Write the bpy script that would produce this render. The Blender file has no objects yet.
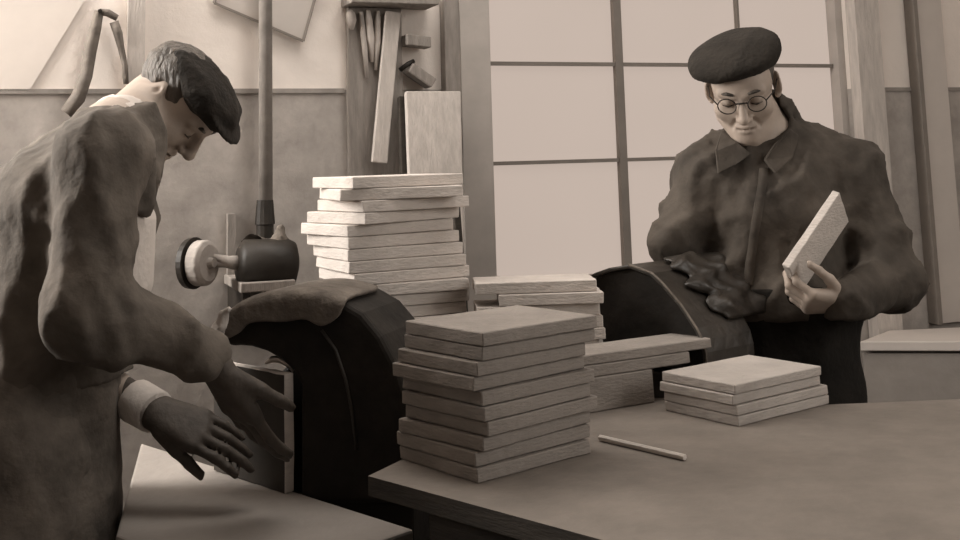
import bpy, bmesh, math, random
import numpy as np
from mathutils import Vector, Matrix
random.seed(7); rng = np.random.default_rng(7)
S = bpy.context.scene
COL = S.collection
# ------------------------------------------------------------------ camera
F_PX, PITCH, ROLL, CX, CY, CAM_H = 1100.0, math.radians(7.5), math.radians(1.6), 480.0, 15.0, 1.42
fw = Vector((0, math.cos(PITCH), math.sin(PITCH))); up0 = Vector((0, -math.sin(PITCH), math.cos(PITCH))); rt0 = Vector((1, 0, 0))
# positive roll turns the picture so that level lines climb to the right
rt = rt0 * math.cos(ROLL) - up0 * math.sin(ROLL); up = rt0 * math.sin(ROLL) + up0 * math.cos(ROLL)
EYE = Vector((0, 0, CAM_H))
cam_d = bpy.data.cameras.new('camera'); cam = bpy.data.objects.new('camera', cam_d); COL.objects.link(cam)
cam.matrix_world = Matrix(((rt.x, up.x, -fw.x, EYE.x), (rt.y, up.y, -fw.y, EYE.y), (rt.z, up.z, -fw.z, EYE.z), (0, 0, 0, 1)))
cam_d.sensor_fit = 'HORIZONTAL'; cam_d.sensor_width = 36; cam_d.lens = F_PX / 960 * 36
cam_d.shift_x = 0; cam_d.shift_y = -(270 - CY) / 960; cam_d.clip_start = .05
S.camera = cam
# ------------------------------------------------------------------ light
W = bpy.data.worlds.new('world'); S.world = W; W.use_nodes = True
W.node_tree.nodes['Background'].inputs[0].default_value = (1.0, .88, .78, 1)
W.node_tree.nodes['Background'].inputs[1].default_value = .085
def area(name, loc, target, sx, sy, power, col=(1, .95, .89)):
    d = bpy.data.lights.new(name, 'AREA'); d.shape = 'RECTANGLE'; d.size = sx; d.size_y = sy; d.energy = power; d.color = col
    o = bpy.data.objects.new(name, d); COL.objects.link(o); o.location = loc
    o.rotation_euler = (Vector(target) - Vector(loc)).to_track_quat('-Z', 'Y').to_euler(); return o
area('left_window_daylight', (-2.25, 2.36, 2.1), (-.3, 2.42, 1.15), .6, 1.3, 88)
area('right_window_daylight', (3.0, .9, 2.3), (.6, 1.9, .9), 1.6, 1.5, 36)
area('skylight_daylight', (-.25, 2.55, 3.12), (-.15, 2.75, 0), 2.4, .7, 34)  # added lamp brightening the upper back wall; the ceiling has no opening
S.view_settings.view_transform = 'Standard'; S.view_settings.look = 'None'; S.view_settings.gamma = 1
S.view_settings.exposure = 0; S.view_settings.use_curve_mapping = False
# ------------------------------------------------------------------ pixel helpers (960x540 photograph -> world)
def ray(px, py):
    d = fw + rt * ((px - CX) / F_PX) + up * ((CY - py) / F_PX); return d / d.y
def P(px, py, Y): return EYE + ray(px, py) * Y
def T(px, py, z):
    d = ray(px, py); return EYE + d * ((z - CAM_H) / d.z)
def PL(px, py, pt, n):
    d = ray(px, py); n = Vector(n); return EYE + d * ((Vector(pt) - EYE).dot(n) / d.dot(n))
# ------------------------------------------------------------------ materials
def mat(name, col, rough=.8, var=.18, scale=14, bump=.0, bscale=60, spec=.3, metal=0, stretch=(1, 1, 1), detail=4, col2=None, wave=None):
    m = bpy.data.materials.new(name); m.use_nodes = True; nt = m.node_tree; b = nt.nodes['Principled BSDF']
    b.inputs['Roughness'].default_value = rough; b.inputs['Metallic'].default_value = metal; b.inputs['Specular IOR Level'].default_value = spec
    tc = nt.nodes.new('ShaderNodeTexCoord'); mp = nt.nodes.new('ShaderNodeMapping'); mp.inputs['Scale'].default_value = stretch
    nt.links.new(tc.outputs['Object'], mp.inputs['Vector'])
    nz = nt.nodes.new('ShaderNodeTexNoise'); nz.inputs['Scale'].default_value = scale; nz.inputs['Detail'].default_value = detail; nz.inputs['Roughness'].default_value = .6
    nt.links.new(mp.outputs[0], nz.inputs['Vector'])
    rp = nt.nodes.new('ShaderNodeValToRGB'); rp.color_ramp.elements[0].position = .3; rp.color_ramp.elements[1].position = .7
    c2 = col2 or tuple(min(1, c * (1 + var)) for c in col); c1 = tuple(c * (1 - var) for c in col) if not col2 else col
    rp.color_ramp.elements[0].color = (*c1, 1); rp.color_ramp.elements[1].color = (*c2, 1)
    nt.links.new(nz.outputs['Fac'], rp.inputs[0]); nt.links.new(rp.outputs[0], b.inputs['Base Color'])
    if bump:
        n2 = nt.nodes.new('ShaderNodeTexNoise'); n2.inputs['Scale'].default_value = bscale; n2.inputs['Detail'].default_value = 6
        nt.links.new(mp.outputs[0], n2.inputs['Vector'])
        bp = nt.nodes.new('ShaderNodeBump'); bp.inputs['Strength'].default_value = bump; bp.inputs['Distance'].default_value = .02
        nt.links.new(n2.outputs['Fac'], bp.inputs['Height']); nt.links.new(bp.outputs[0], b.inputs['Normal'])
    return m
def g(v, w=1.0):   # sepia grey of linear value v
    k = .12 * max(0, 1 - v / .3); return (min(1, v * (1.06 + k)), v * .96, v * (.88 - k))
M = {}
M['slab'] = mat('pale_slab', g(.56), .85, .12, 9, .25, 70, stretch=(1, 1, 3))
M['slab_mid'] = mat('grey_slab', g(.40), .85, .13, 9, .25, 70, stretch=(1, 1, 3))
M['slab_dark'] = mat('greyer_slab', g(.25), .85, .14, 9, .25, 70, stretch=(1, 1, 3))  # darker copy of the pale slab; dimmer light up front put into the colour
M['table'] = mat('worn_table_top', g(.17), .7, .2, 6, .15, 40)
M['bench'] = mat('pale_bench_top', g(.27), .7, .12, 5, .12, 40)
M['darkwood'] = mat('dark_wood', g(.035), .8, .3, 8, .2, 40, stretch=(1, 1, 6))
M['wood'] = mat('grey_wood', g(.26), .8, .2, 10, .2, 40, stretch=(6, 6, 1))
M['palewood'] = mat('pale_wood', g(.50), .8, .15, 10, .2, 40, stretch=(6, 6, 1))
M['frame'] = mat('window_paint', g(.42), .6, .1, 8)
M['bar'] = mat('glazing_bar_paint', g(.2), .6, .1, 8)
M['pipe'] = mat('pipe_metal', g(.28), .55, .25, 12)
M['black'] = mat('black_iron', g(.022), .5, .3, 12, .1, 30)
M['leather'] = mat('dark_leather', g(.03), .42, .5, 7, .35, 18, spec=.5)
M['hood'] = mat('hood_canvas', g(.016), .8, .5, 7, .3, 18)
M['rag'] = mat('grey_rag', g(.13), .95, .35, 16, .5, 30)
M['whiterag'] = mat('white_rag', g(.5), .95, .1, 16, .4, 30)
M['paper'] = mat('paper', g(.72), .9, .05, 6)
M['greypaper'] = mat('grey_paper', g(.50), .9, .06, 6)
M['felt'] = mat('felt_wheel', g(.36), .95, .12, 20, .2, 60)
M['skin'] = mat('skin', (.42, .345, .29), .55, .08, 20, .06, 90, spec=.35)
M['dirty'] = mat('sooty_skin', (.08, .066, .055), .6, .25, 26, .1, 90)  # darker skin tone for the bending man's hands
M['coat1'] = mat('grey_work_coat', g(.105), .95, .35, 9, .4, 18)
M['coat2'] = mat('dark_work_jacket', g(.066), .9, .4, 9, .45, 16)
M['trouser1'] = mat('dusty_apron_cloth', g(.125), .95, .5, 9, .4, 30)
M['trouser2'] = mat('black_apron_cloth', g(.011), .95, .3, 9, .3, 40)
M['shirt'] = mat('white_shirt', g(.62), .9, .05, 10, .2, 40)
M['cap1'] = mat('dark_cap_cloth', g(.02), .95, .3, 20, .3, 90)
M['cap2'] = mat('beret_felt', g(.021), .95, .25, 16, .3, 90)
M['hair'] = mat('dark_hair', g(.075), .5, .5, 40, .5, 120, stretch=(1, 1, .25))
M['strap'] = mat('harness_strap', g(.15), .7, .25, 20, .3, 40)
M['slate'] = mat('blackened_board_face', g(.035), .7, .3, 9)  # shade on the upright board's broad faces, put into the colour
M['metal'] = mat('bright_steel', g(.6), .3, .1, 20, metal=1)
M['floor'] = mat('floor_concrete', g(.08), .85, .25, 4, .2, 20)
M['ceiling'] = mat('ceiling_lime', g(.55), .9, .05, 4)
M['cupboard'] = mat('cupboard_paint', g(.26), .7, .14, 6, .1, 30)
M['shelf'] = mat('sill_paint', g(.55), .6, .05, 6)
# ------------------------------------------------------------------ mesh builder
class MB:
    def __init__(s): s.v = []; s.f = []
    def add(s, vs, fs):
        o = len(s.v); s.v += [Vector(v) for v in vs]; s.f += [[i + o for i in f] for f in fs]; return s
    def hexa(s, b, t):      # two quads, bottom and top, counter-clockwise from above
        return s.add(list(b) + list(t), [(3, 2, 1, 0), (4, 5, 6, 7), (0, 1, 5, 4), (1, 2, 6, 5), (2, 3, 7, 6), (3, 0, 4, 7)])
    def box(s, c, ax, ay, az):   # centre and half-axis vectors
        c, ax, ay, az = map(Vector, (c, ax, ay, az))
        b = [c - ax - ay - az, c + ax - ay - az, c + ax + ay - az, c - ax + ay - az]
        return s.hexa(b, [p + az * 2 for p in b])
    def prism(s, pts, vec):      # polygon pushed along vec
        n = len(pts); vec = Vector(vec); a = [Vector(p) for p in pts]; b = [p + vec for p in a]
        return s.add(a + b, [list(range(n))[::-1], [n + i for i in range(n)]] + [(i, (i + 1) % n, n + (i + 1) % n, n + i) for i in range(n)])
    def tube(s, pts, r, n=10, cap=True):
        pts = [Vector(p) for p in pts]; rs = r if isinstance(r, (list, tuple)) else [r] * len(pts); vs = []; prev = None
        for i, p in enumerate(pts):
            t = (pts[min(i + 1, len(pts) - 1)] - pts[max(i - 1, 0)]).normalized()
            if prev is None: a = t.orthogonal().normalized()
            else: a = (prev - t * prev.dot(t)).normalized()
            prev = a; b = t.cross(a)
            vs += [p + (a * math.cos(2 * math.pi * k / n) + b * math.sin(2 * math.pi * k / n)) * rs[i] for k in range(n)]
        fs = [(i * n + k, i * n + (k + 1) % n, (i + 1) * n + (k + 1) % n, (i + 1) * n + k) for i in range(len(pts) - 1) for k in range(n)]
        if cap: fs += [list(range(n))[::-1], [(len(pts) - 1) * n + k for k in range(n)]]
        return s.add(vs, fs)
    def grid(s, rows):
        h, w = len(rows), len(rows[0])
        return s.add([p for r in rows for p in r], [(i * w + j, i * w + j + 1, (i + 1) * w + j + 1, (i + 1) * w + j) for i in range(h - 1) for j in range(w - 1)])
    def build(s, name, m, parent=None, smooth=False, bevel=0, solid=0, base=None, segs=2):
        root = parent
        while root is not None and root.parent is not None: root = root.parent
        if root is not None: inv = root.matrix_basis.inverted()
        else:
            lo = Vector([min(v[i] for v in s.v) for i in range(3)]); hi = Vector([max(v[i] for v in s.v) for i in range(3)])
            base = Vector(base) if base is not None else Vector(((lo.x + hi.x) / 2, (lo.y + hi.y) / 2, lo.z)); inv = Matrix.Translation(-base)
        me = bpy.data.meshes.new(name); me.from_pydata([tuple(inv @ v) for v in s.v], [], s.f); me.update()
        bm = bmesh.new(); bm.from_mesh(me); bmesh.ops.recalc_face_normals(bm, faces=bm.faces)
        if smooth:
            for f in bm.faces: f.smooth = True
        bm.to_mesh(me); bm.free()
        me.materials.append(m if not isinstance(m, str) else M[m])
        o = bpy.data.objects.new(name, me); COL.objects.link(o)
        if root is None: o.location = base
        else: o.parent = parent
        if solid:
            md = o.modifiers.new('thickness', 'SOLIDIFY'); md.thickness = solid; md.offset = 0
        if bevel:
            md = o.modifiers.new('bevel', 'BEVEL'); md.width = bevel; md.segments = segs; md.limit_method = 'ANGLE'; md.angle_limit = math.radians(40); md.use_clamp_overlap = True
        return o
def tag(o, label, cat, group=None):
    o['label'] = label; o['category'] = cat
    if group: o['group'] = group
    return o
def empty(name, loc, label, cat, group=None):
    o = bpy.data.objects.new(name, None); COL.objects.link(o); o.location = loc; o.empty_display_size = .1
    return tag(o, label, cat, group)
def struct(o): o['kind'] = 'structure'; return o
# ------------------------------------------------------------------ the room
WA = math.radians(22); wdir = Vector((math.cos(WA), math.sin(WA), 0)); wn = Vector((math.sin(WA), -math.cos(WA), 0))
W0 = Vector((0, 3.4, 0)); UZ = Vector((0, 0, 1))
def wsz(px, py, t=0):         # pixel -> (distance along the wall, height), on a plane t in front of the wall
    p = PL(px, py, W0 + wn * t, wn) - W0; return p.dot(wdir), p.z
def wpt(s, t, z): return W0 + wdir * s + wn * t + UZ * z
def wp(px, py, t=0): s, z = wsz(px, py, t); return wpt(s, t, z)
def wbox(mb, s0, s1, z0, z1, t0, t1):
    return mb.box(wpt((s0 + s1) / 2, (t0 + t1) / 2, (z0 + z1) / 2), wdir * ((s1 - s0) / 2), -wn * ((t1 - t0) / 2), UZ * ((z1 - z0) / 2))
zdado = wsz(300, 90)[1]; CEIL = 3.15
# wall material: limewash above, darker mottled paint below a line
mw = bpy.data.materials.new('two_tone_wall_paint'); mw.use_nodes = True; nt = mw.node_tree; bs = nt.nodes['Principled BSDF']; bs.inputs['Roughness'].default_value = .85
geo = nt.nodes.new('ShaderNodeNewGeometry'); sx = nt.nodes.new('ShaderNodeSeparateXYZ'); nt.links.new(geo.outputs['Position'], sx.inputs[0])
gt = nt.nodes.new('ShaderNodeMath'); gt.operation = 'GREATER_THAN'; gt.inputs[1].default_value = zdado; nt.links.new(sx.outputs['Z'], gt.inputs[0])
def ramp(nt, vec, scale, detail, p0, p1, c0, c1):
    n = nt.nodes.new('ShaderNodeTexNoise'); n.inputs['Scale'].default_value = scale; n.inputs['Detail'].default_value = detail; n.inputs['Roughness'].default_value = .65
    nt.links.new(vec, n.inputs['Vector']); r = nt.nodes.new('ShaderNodeValToRGB')
    r.color_ramp.elements[0].position = p0; r.color_ramp.elements[1].position = p1; r.color_ramp.elements[0].color = (*c0, 1); r.color_ramp.elements[1].color = (*c1, 1)
    nt.links.new(n.outputs['Fac'], r.inputs[0]); return r, n
r1, _ = ramp(nt, geo.outputs['Position'], 3, 3, .3, .7, g(.74), g(.8))
r2, n2 = ramp(nt, geo.outputs['Position'], 9, 12, .3, .72, g(.29), g(.47))
mx = nt.nodes.new('ShaderNodeMix'); mx.data_type = 'RGBA'
nt.links.new(gt.outputs[0], mx.inputs['Factor']); nt.links.new(r2.outputs[0], mx.inputs['A']); nt.links.new(r1.outputs[0], mx.inputs['B']); nt.links.new(mx.outputs['Result'], bs.inputs['Base Color'])
bp = nt.nodes.new('ShaderNodeBump'); bp.inputs['Strength'].default_value = .25; bp.inputs['Distance'].default_value = .02; nt.links.new(n2.outputs['Fac'], bp.inputs['Height']); nt.links.new(bp.outputs[0], bs.inputs['Normal'])
M['wall'] = mw
s_a = wsz(484, 60)[0]; s_b = wsz(849, 60)[0]; z_a = wsz(550, 290)[1]; z_b = 2.75
SL, SR = -1.9, 3.2
mb = MB()
wbox(mb, SL, s_a, 0, CEIL, -.25, 0); wbox(mb, s_b, SR, 0, CEIL, -.25, 0); wbox(mb, s_a, s_b, 0, z_a, -.25, 0); wbox(mb, s_a, s_b, z_b, CEIL, -.25, 0)
struct(mb.build('wall_back', 'wall'))
XL, XR, YN = wpt(SL, 0, 0).x, wpt(SR, 0, 0).x, -1.2
yl, yr = wpt(SL, 0, 0).y, wpt(SR, 0, 0).y
def side_wall(name, X, yback, out, y0, y1, z0, z1):
    m_ = MB()
    def bx(ya, yb, za, zb): m_.box((X + out * .1, (ya + yb) / 2, (za + zb) / 2), (.1, 0, 0), (0, (yb - ya) / 2, 0), (0, 0, (zb - za) / 2))
    bx(YN, y0, 0, CEIL); bx(y1, yback, 0, CEIL); bx(y0, y1, 0, z0); bx(y0, y1, z1, CEIL)
    return struct(m_.build(name, 'wall'))
side_wall('wall_left', XL, yl + .1, -1, 1.95, 2.66, 1.2, 2.8)
side_wall('wall_right', XR, yr + .1, 1, .1, 1.7, 1.3, 2.9)
mb = MB(); mb.prism([(XL - .2, YN, -.1), (XR + .2, YN, -.1), (XR + .2, yr + .2, -.1), (XL - .2, yl + .2, -.1)], (0, 0, .1)); struct(mb.build('floor', 'floor'))
mb = MB(); mb.prism([(XL - .2, YN, CEIL), (XR + .2, YN, CEIL), (XR + .2, yr + .2, CEIL), (XL - .2, yl + .2, CEIL)], (0, 0, .1)); struct(mb.build('ceiling', 'ceiling'))
# dado line
mb = MB(); wbox(mb, SL, wsz(344, 90)[0], zdado - .009, zdado + .004, 0, .006); struct(mb.build('trim_1', 'pipe'))
mb = MB(); wbox(mb, wsz(872, 90)[0], SR, zdado - .009, zdado + .004, 0, .006); struct(mb.build('trim_2', 'pipe'))
# window: frame, glazing bars, frosted panes lit by the day outside
win = bpy.data.objects.new('window_1', None); COL.objects.link(win); win.location = wpt((s_a + s_b) / 2, -.1, z_a); struct(win)
mb = MB(); wbox(mb, s_a, s_a + .03, z_a, z_b, -.12, -.02); wbox(mb, s_b - .03, s_b, z_a, z_b, -.12, -.02); wbox(mb, s_a + .03, s_b - .03, z_b - .04, z_b, -.12, -.02); wbox(mb, s_a + .03, s_b - .03, z_a, z_a + .03, -.12, -.02)
mb.build('window_frame', 'frame', win)
sv = [wsz(619, 100, -.06)[0], wsz(736, 20, -.06)[0]]
zh = [wsz(550, 162, -.06)[1], wsz(550, 64, -.06)[1]]; zh.append(zh[1] + (zh[1] - zh[0]))
gm = bpy.data.materials.new('frosted_glass'); gm.use_nodes = True; nt = gm.node_tree; nt.nodes.clear()
out = nt.nodes.new('ShaderNodeOutputMaterial'); tr = nt.nodes.new('ShaderNodeBsdfTranslucent'); df = nt.nodes.new('ShaderNodeBsdfDiffuse'); em = nt.nodes.new('ShaderNodeEmission')
tc = nt.nodes.new('ShaderNodeTexCoord'); rr, _ = ramp(nt, tc.outputs['Object'], 1.3, 2, .3, .7, (.575, .47, .405), (.60, .49, .425)); nt.links.new(rr.outputs[0], em.inputs[0]); em.inputs[1].default_value = .85
df.inputs[0].default_value = (.12, .11, .10, 1); ad = nt.nodes.new('ShaderNodeAddShader'); nt.links.new(em.outputs[0], ad.inputs[0]); nt.links.new(df.outputs[0], ad.inputs[1]); nt.links.new(ad.outputs[0], out.inputs[0])
cols = [s_a + .03] + sv + [s_b - .03]; rows = [z_a + .03] + zh + [z_b - .04]
BW = .013
for i in range(len(cols) - 1):
    for j in range(len(rows) - 1):
        if rows[j + 1] - rows[j] < .03: continue
        mb = MB(); wbox(mb, cols[i] + .002, cols[i + 1] - .002, rows[j] + .002, rows[j + 1] - .002, -.072, -.066); mb.build('pane', gm, win)
for s_, w_ in zip(sv, (.014, .004)):
    mb = MB(); wbox(mb, s_ - w_, s_ + w_, z_a + .03, z_b - .04, -.085, -.045); mb.build('mullion', 'bar', win)
for z_ in zh:
    mb = MB(); wbox(mb, s_a + .03, s_b - .03, z_ - .006, z_ + .006, -.08, -.05); mb.build('glazing_bar', 'bar', win)
# casing on both sides of the window, proud of the wall
mb = MB(); wbox(mb, wsz(455, 50)[0], s_a, 0.3, CEIL, .001, .05); struct(mb.build('trim_3', 'frame'))
mb = MB(); wbox(mb, s_b, wsz(872, 50)[0], 0.3, CEIL, .001, .05); struct(mb.build('trim_4', 'palewood'))
# corner boarding at far right
mb = MB(); s0 = wsz(911, 100)[0]; wbox(mb, s0, s0 + .018, .80, CEIL, .001, .05); struct(mb.build('trim_5', 'bar'))
mb = MB(); wbox(mb, s0 + .019, s0 + .15, .80, CEIL, .001, .03); struct(mb.build('trim_6', 'shelf'))
# ------------------------------------------------------------------ tables
TZ = .92
def slabpoly(mb, pts, z0, z1): return mb.prism([(p[0], p[1], z0) for p in pts], (0, 0, z1 - z0))
A = T(368, 476, TZ); B = T(606, 541, TZ); u = (B - A).normalized(); Bf = A + u * 1.35
C_ = T(960, 401, TZ); D_ = T(828, 404.5, TZ); E_ = T(700, 386, TZ)
tab = [A, Bf, Vector((1.75, 1.2, TZ)), Vector((1.75, C_.y + .06, TZ)), D_, Vector((.47, 2.36, TZ)), Vector((-.06, 2.40, TZ)), Vector((-.10, 2.05, TZ))]
t1 = empty('work_table', (.5, 1.8, 0), 'big work table with worn grey top carrying the stacks of boards in the foreground', 'table')
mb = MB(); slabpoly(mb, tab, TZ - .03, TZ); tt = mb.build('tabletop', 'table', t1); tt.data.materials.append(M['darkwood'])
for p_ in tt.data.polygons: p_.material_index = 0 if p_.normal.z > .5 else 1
inn = [Vector((p.x * .86 + .5 * .14, p.y * .86 + 1.75 * .14, 0)) for p in tab]
mb = MB(); slabpoly(mb, inn, TZ - .15, TZ - .036); mb.build('table_apron', 'darkwood', t1)
for p in (inn[0], inn[1], inn[3], inn[6], inn[2]):
    mb = MB(); c = Vector((p.x * .94 + .5 * .06, p.y * .94 + 1.75 * .06, (TZ - .151) / 2)); mb.box(c, (.035, 0, 0), (0, .035, 0), (0, 0, (TZ - .151) / 2)); mb.build('leg', 'darkwood', t1)
t2 = empty('back_bench', (-.1, 2.68, 0), 'dark bench behind the machines under the tall pale stack', 'bench')
mb = MB(); mb.box((-.105, 2.60, TZ - .02), (.39, 0, 0), (0, .19, 0), (0, 0, .02)); mb.build('bench_top', 'table', t2, bevel=.004)
for x in (-.44, .23):
    for y in (2.46, 2.74):
        mb = MB(); mb.box((x, y, (TZ - .041) / 2), (.03, 0, 0), (0, .03, 0), (0, 0, (TZ - .041) / 2)); mb.build('leg', 'darkwood', t2)
# pale bench at the left
BZ = .80
bA = T(414, 529, BZ); bB = T(297, 492, BZ); bu = (bB - bA).normalized(); bv = Vector((-bu.y, bu.x, 0)); bv = bv if bv.y < 0 else -bv
bq = [bA, bA + bu * .93, Vector((-.648, 1.98, BZ)), bA + bv * .34]
t3 = empty('grinding_bench', sum(bq, Vector()) / 4 - Vector((0, 0, BZ)), 'pale wooden bench in front of the bending man at lower left', 'bench')
mb = MB(); slabpoly(mb, bq, BZ - .05, BZ); mb.build('bench_top', 'bench', t3, bevel=.005)
cen = sum(bq, Vector()) / 4
for p in bq:
    q = p.lerp(cen, .30); mb = MB(); mb.box((q.x, q.y, (BZ - .051) / 2), bu * .03, bv * .03, (0, 0, (BZ - .051) / 2)); mb.build('leg', 'wood', t3)
# ------------------------------------------------------------------ slabs
def slab_mesh(mb, c, ax, ay, az, hx, hy, hz, seed):
    r = random.Random(seed); nx, ny = 9, 7
    def pt(i, j, k):
        x = -hx + 2 * hx * i / nx; y = -hy + 2 * hy * j / ny; z = hz if k else -hz
        if i in (0, nx): x += r.uniform(-.0012, .0012)
        if j in (0, ny): y += r.uniform(-.0012, .0012)
        return Vector(c) + ax * x + ay * y + az * z
    vs = {}; L = []
    for k in (0, 1):
        for i in range(nx + 1):
            for j in range(ny + 1): vs[i, j, k] = len(L); L.append(pt(i, j, k))
    fs = []
    for i in range(nx):
        for j in range(ny):
            fs += [(vs[i, j, 1], vs[i + 1, j, 1], vs[i + 1, j + 1, 1], vs[i, j + 1, 1]), (vs[i, j + 1, 0], vs[i + 1, j + 1, 0], vs[i + 1, j, 0], vs[i, j, 0])]
    for i in range(nx):
        fs += [(vs[i, 0, 0], vs[i + 1, 0, 0], vs[i + 1, 0, 1], vs[i, 0, 1]), (vs[i + 1, ny, 0], vs[i, ny, 0], vs[i, ny, 1], vs[i + 1, ny, 1])]
    for j in range(ny):
        fs += [(vs[0, j + 1, 0], vs[0, j, 0], vs[0, j, 1], vs[0, j + 1, 1]), (vs[nx, j, 0], vs[nx, j + 1, 0], vs[nx, j + 1, 1], vs[nx, j, 1])]
    mb.add(L, fs)
ORD = ['topmost', 'second', 'third', 'fourth', 'fifth', 'sixth', 'seventh', 'eighth', 'ninth', 'tenth', 'eleventh', 'twelfth', 'thirteenth', 'fourteenth', 'fifteenth', 'sixteenth', 'seventeenth', 'eighteenth']
seedc = [100]
def slab(corner, z0, th, phi, lx, ly, label, group, m='slab', gap=.0015):
    """corner: near corner on plan; long side lx runs to the right at angle phi, short side ly to the left"""
    ax = Vector((math.cos(phi), math.sin(phi), 0)); ay = Vector((-math.sin(phi), math.cos(phi), 0))
    c = Vector((corner.x, corner.y, z0 + .0005 + th / 2)) + ax * lx / 2 + ay * ly / 2
    mb = MB(); seedc[0] += 1; slab_mesh(mb, c, ax, ay, UZ, lx / 2, ly / 2, th / 2, seedc[0])
    return tag(mb.build('board', m, bevel=.0016, segs=1), label, 'board', group)
def nth(i, n, stack):
    if i == n - 1: return f'bottom board of {stack}'
    return f'topmost board of {stack}' if i == 0 else f'{ORD[i]} board from the top of {stack}'
# tall stack: (left px, corner px) from the top down
tall = [(310, 360), (315, 347), (316, 370), (307, 372), (298, 354), (304, 355), (309, 354), (312, 355), (315, 360), (318, 353), (316, 356), (312, 354), (318, 357), (314, 355), (317, 356)]
Yt = 2.40; z_top = P(365, 189, Yt).z + .026; th = .0268; n = len(tall)
n = int(round((z_top - TZ) / th)); th = (z_top - TZ) / n
while len(tall) < n: tall.append((315 + random.uniform(-3, 3), 355 + random.uniform(-3, 3)))
for i in range(n):
    l, c = tall[i]; z0 = z_top - (i + 1) * th
    pc = PL(c - 7, 250, (0, Yt + .03, 0), (0, 1, 0)); k = (c - l) * (Yt + .05) / F_PX / .205
    phi = math.asin(min(.8, max(.2, k)))
    slab(Vector((pc.x, Yt + .045, 0)), z0, th - .0012, phi, .285, .215, nth(i, n, 'the tall pale stack at the back'), 'boards in the tall back stack')
# low stack beside it
Yl = 2.465; pcr = P(488, 290, Yl); zt = P(520, 282, Yl).z; n = 9; th = (zt - TZ) / n
for i in range(n):
    pc = P(477 + random.uniform(-2, 2) + (22 if i == 1 else 0), 290, Yl)
    slab(pc, zt - (i + 1) * th, th - .0012, math.radians(3 + random.uniform(-2, 2)), .272 - (.04 if i == 1 else 0) + random.uniform(-.004, .006), .135, nth(i, n, 'the low stack right of the tall one'), 'boards in the low back stack')
# front stack
fr = [(411, 484), (408, 483), (405, 478), (404, 474), (403, 482), (407, 484), (409, 487), (408, 482), (404, 474), (402, 476)]
n = 10; c0 = T(476, 484, TZ); zt = P(484, 332, c0.y).z; th = (zt - TZ) / n
for i in range(n):
    l, c = fr[i]; z0 = zt - (i + 1) * th; pc = P(c, 400, c0.y)
    phi = math.radians(42 + random.uniform(-2.5, 2.5))
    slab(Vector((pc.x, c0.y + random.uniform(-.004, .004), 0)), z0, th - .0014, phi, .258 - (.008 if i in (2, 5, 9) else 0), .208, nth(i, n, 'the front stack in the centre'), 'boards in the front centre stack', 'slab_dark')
# short stack of four
c0 = T(737, 427, TZ); c1 = T(828, 404, TZ); zt = P(735.5, 384.5, c0.y).z; th = (zt - TZ) / 4
phi = math.atan2(c1.y - c0.y, c1.x - c0.x)
for i in range(4):
    pc = P((735.5, 733, 736, 737)[i], 400, c0.y)
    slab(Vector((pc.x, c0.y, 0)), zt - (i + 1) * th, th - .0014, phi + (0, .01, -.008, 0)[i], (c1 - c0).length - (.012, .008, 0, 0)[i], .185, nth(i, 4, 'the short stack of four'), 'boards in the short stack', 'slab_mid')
# wide low block with boards on it, behind the front stack
q0 = T(583, 415, TZ); q1 = T(660, 402, TZ)
pd = (q1 - q0).normalized(); ph = math.atan2(pd.y, pd.x)
zb = P(590, 380, q0.y).z; zc = zb + .028
def wide(name, a, lx, ly, z0, z1, m, label, cat):
    ax = Vector((math.cos(ph), math.sin(ph), 0)); ay = Vector((-ax.y, ax.x, 0)); mb = MB(); seedc[0] += 1
    slab_mesh(mb, Vector((a.x, a.y, (z0 + z1) / 2)) + ax * lx / 2 + ay * ly / 2, ax, ay, UZ, lx / 2, ly / 2, (z1 - z0) / 2, seedc[0])
    return tag(mb.build(name, m, bevel=.002, segs=1), label, cat)
pb = Vector((-pd.y, pd.x, 0)) * .03
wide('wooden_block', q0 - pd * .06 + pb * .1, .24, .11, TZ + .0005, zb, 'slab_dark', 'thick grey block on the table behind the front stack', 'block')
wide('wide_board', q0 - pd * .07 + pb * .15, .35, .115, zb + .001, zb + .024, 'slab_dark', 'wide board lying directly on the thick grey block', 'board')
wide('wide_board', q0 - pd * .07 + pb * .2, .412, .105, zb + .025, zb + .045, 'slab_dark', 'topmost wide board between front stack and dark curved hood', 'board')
# stick
a, b = T(600, 441, TZ), T(685, 461, TZ); mb = MB(); mb.tube([a + UZ * .0058, b + UZ * .0058], .0055, 6)
tag(mb.build('stick', 'slab', bevel=.001), 'thin pale stick lying on the table right of the front stack', 'stick')
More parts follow.
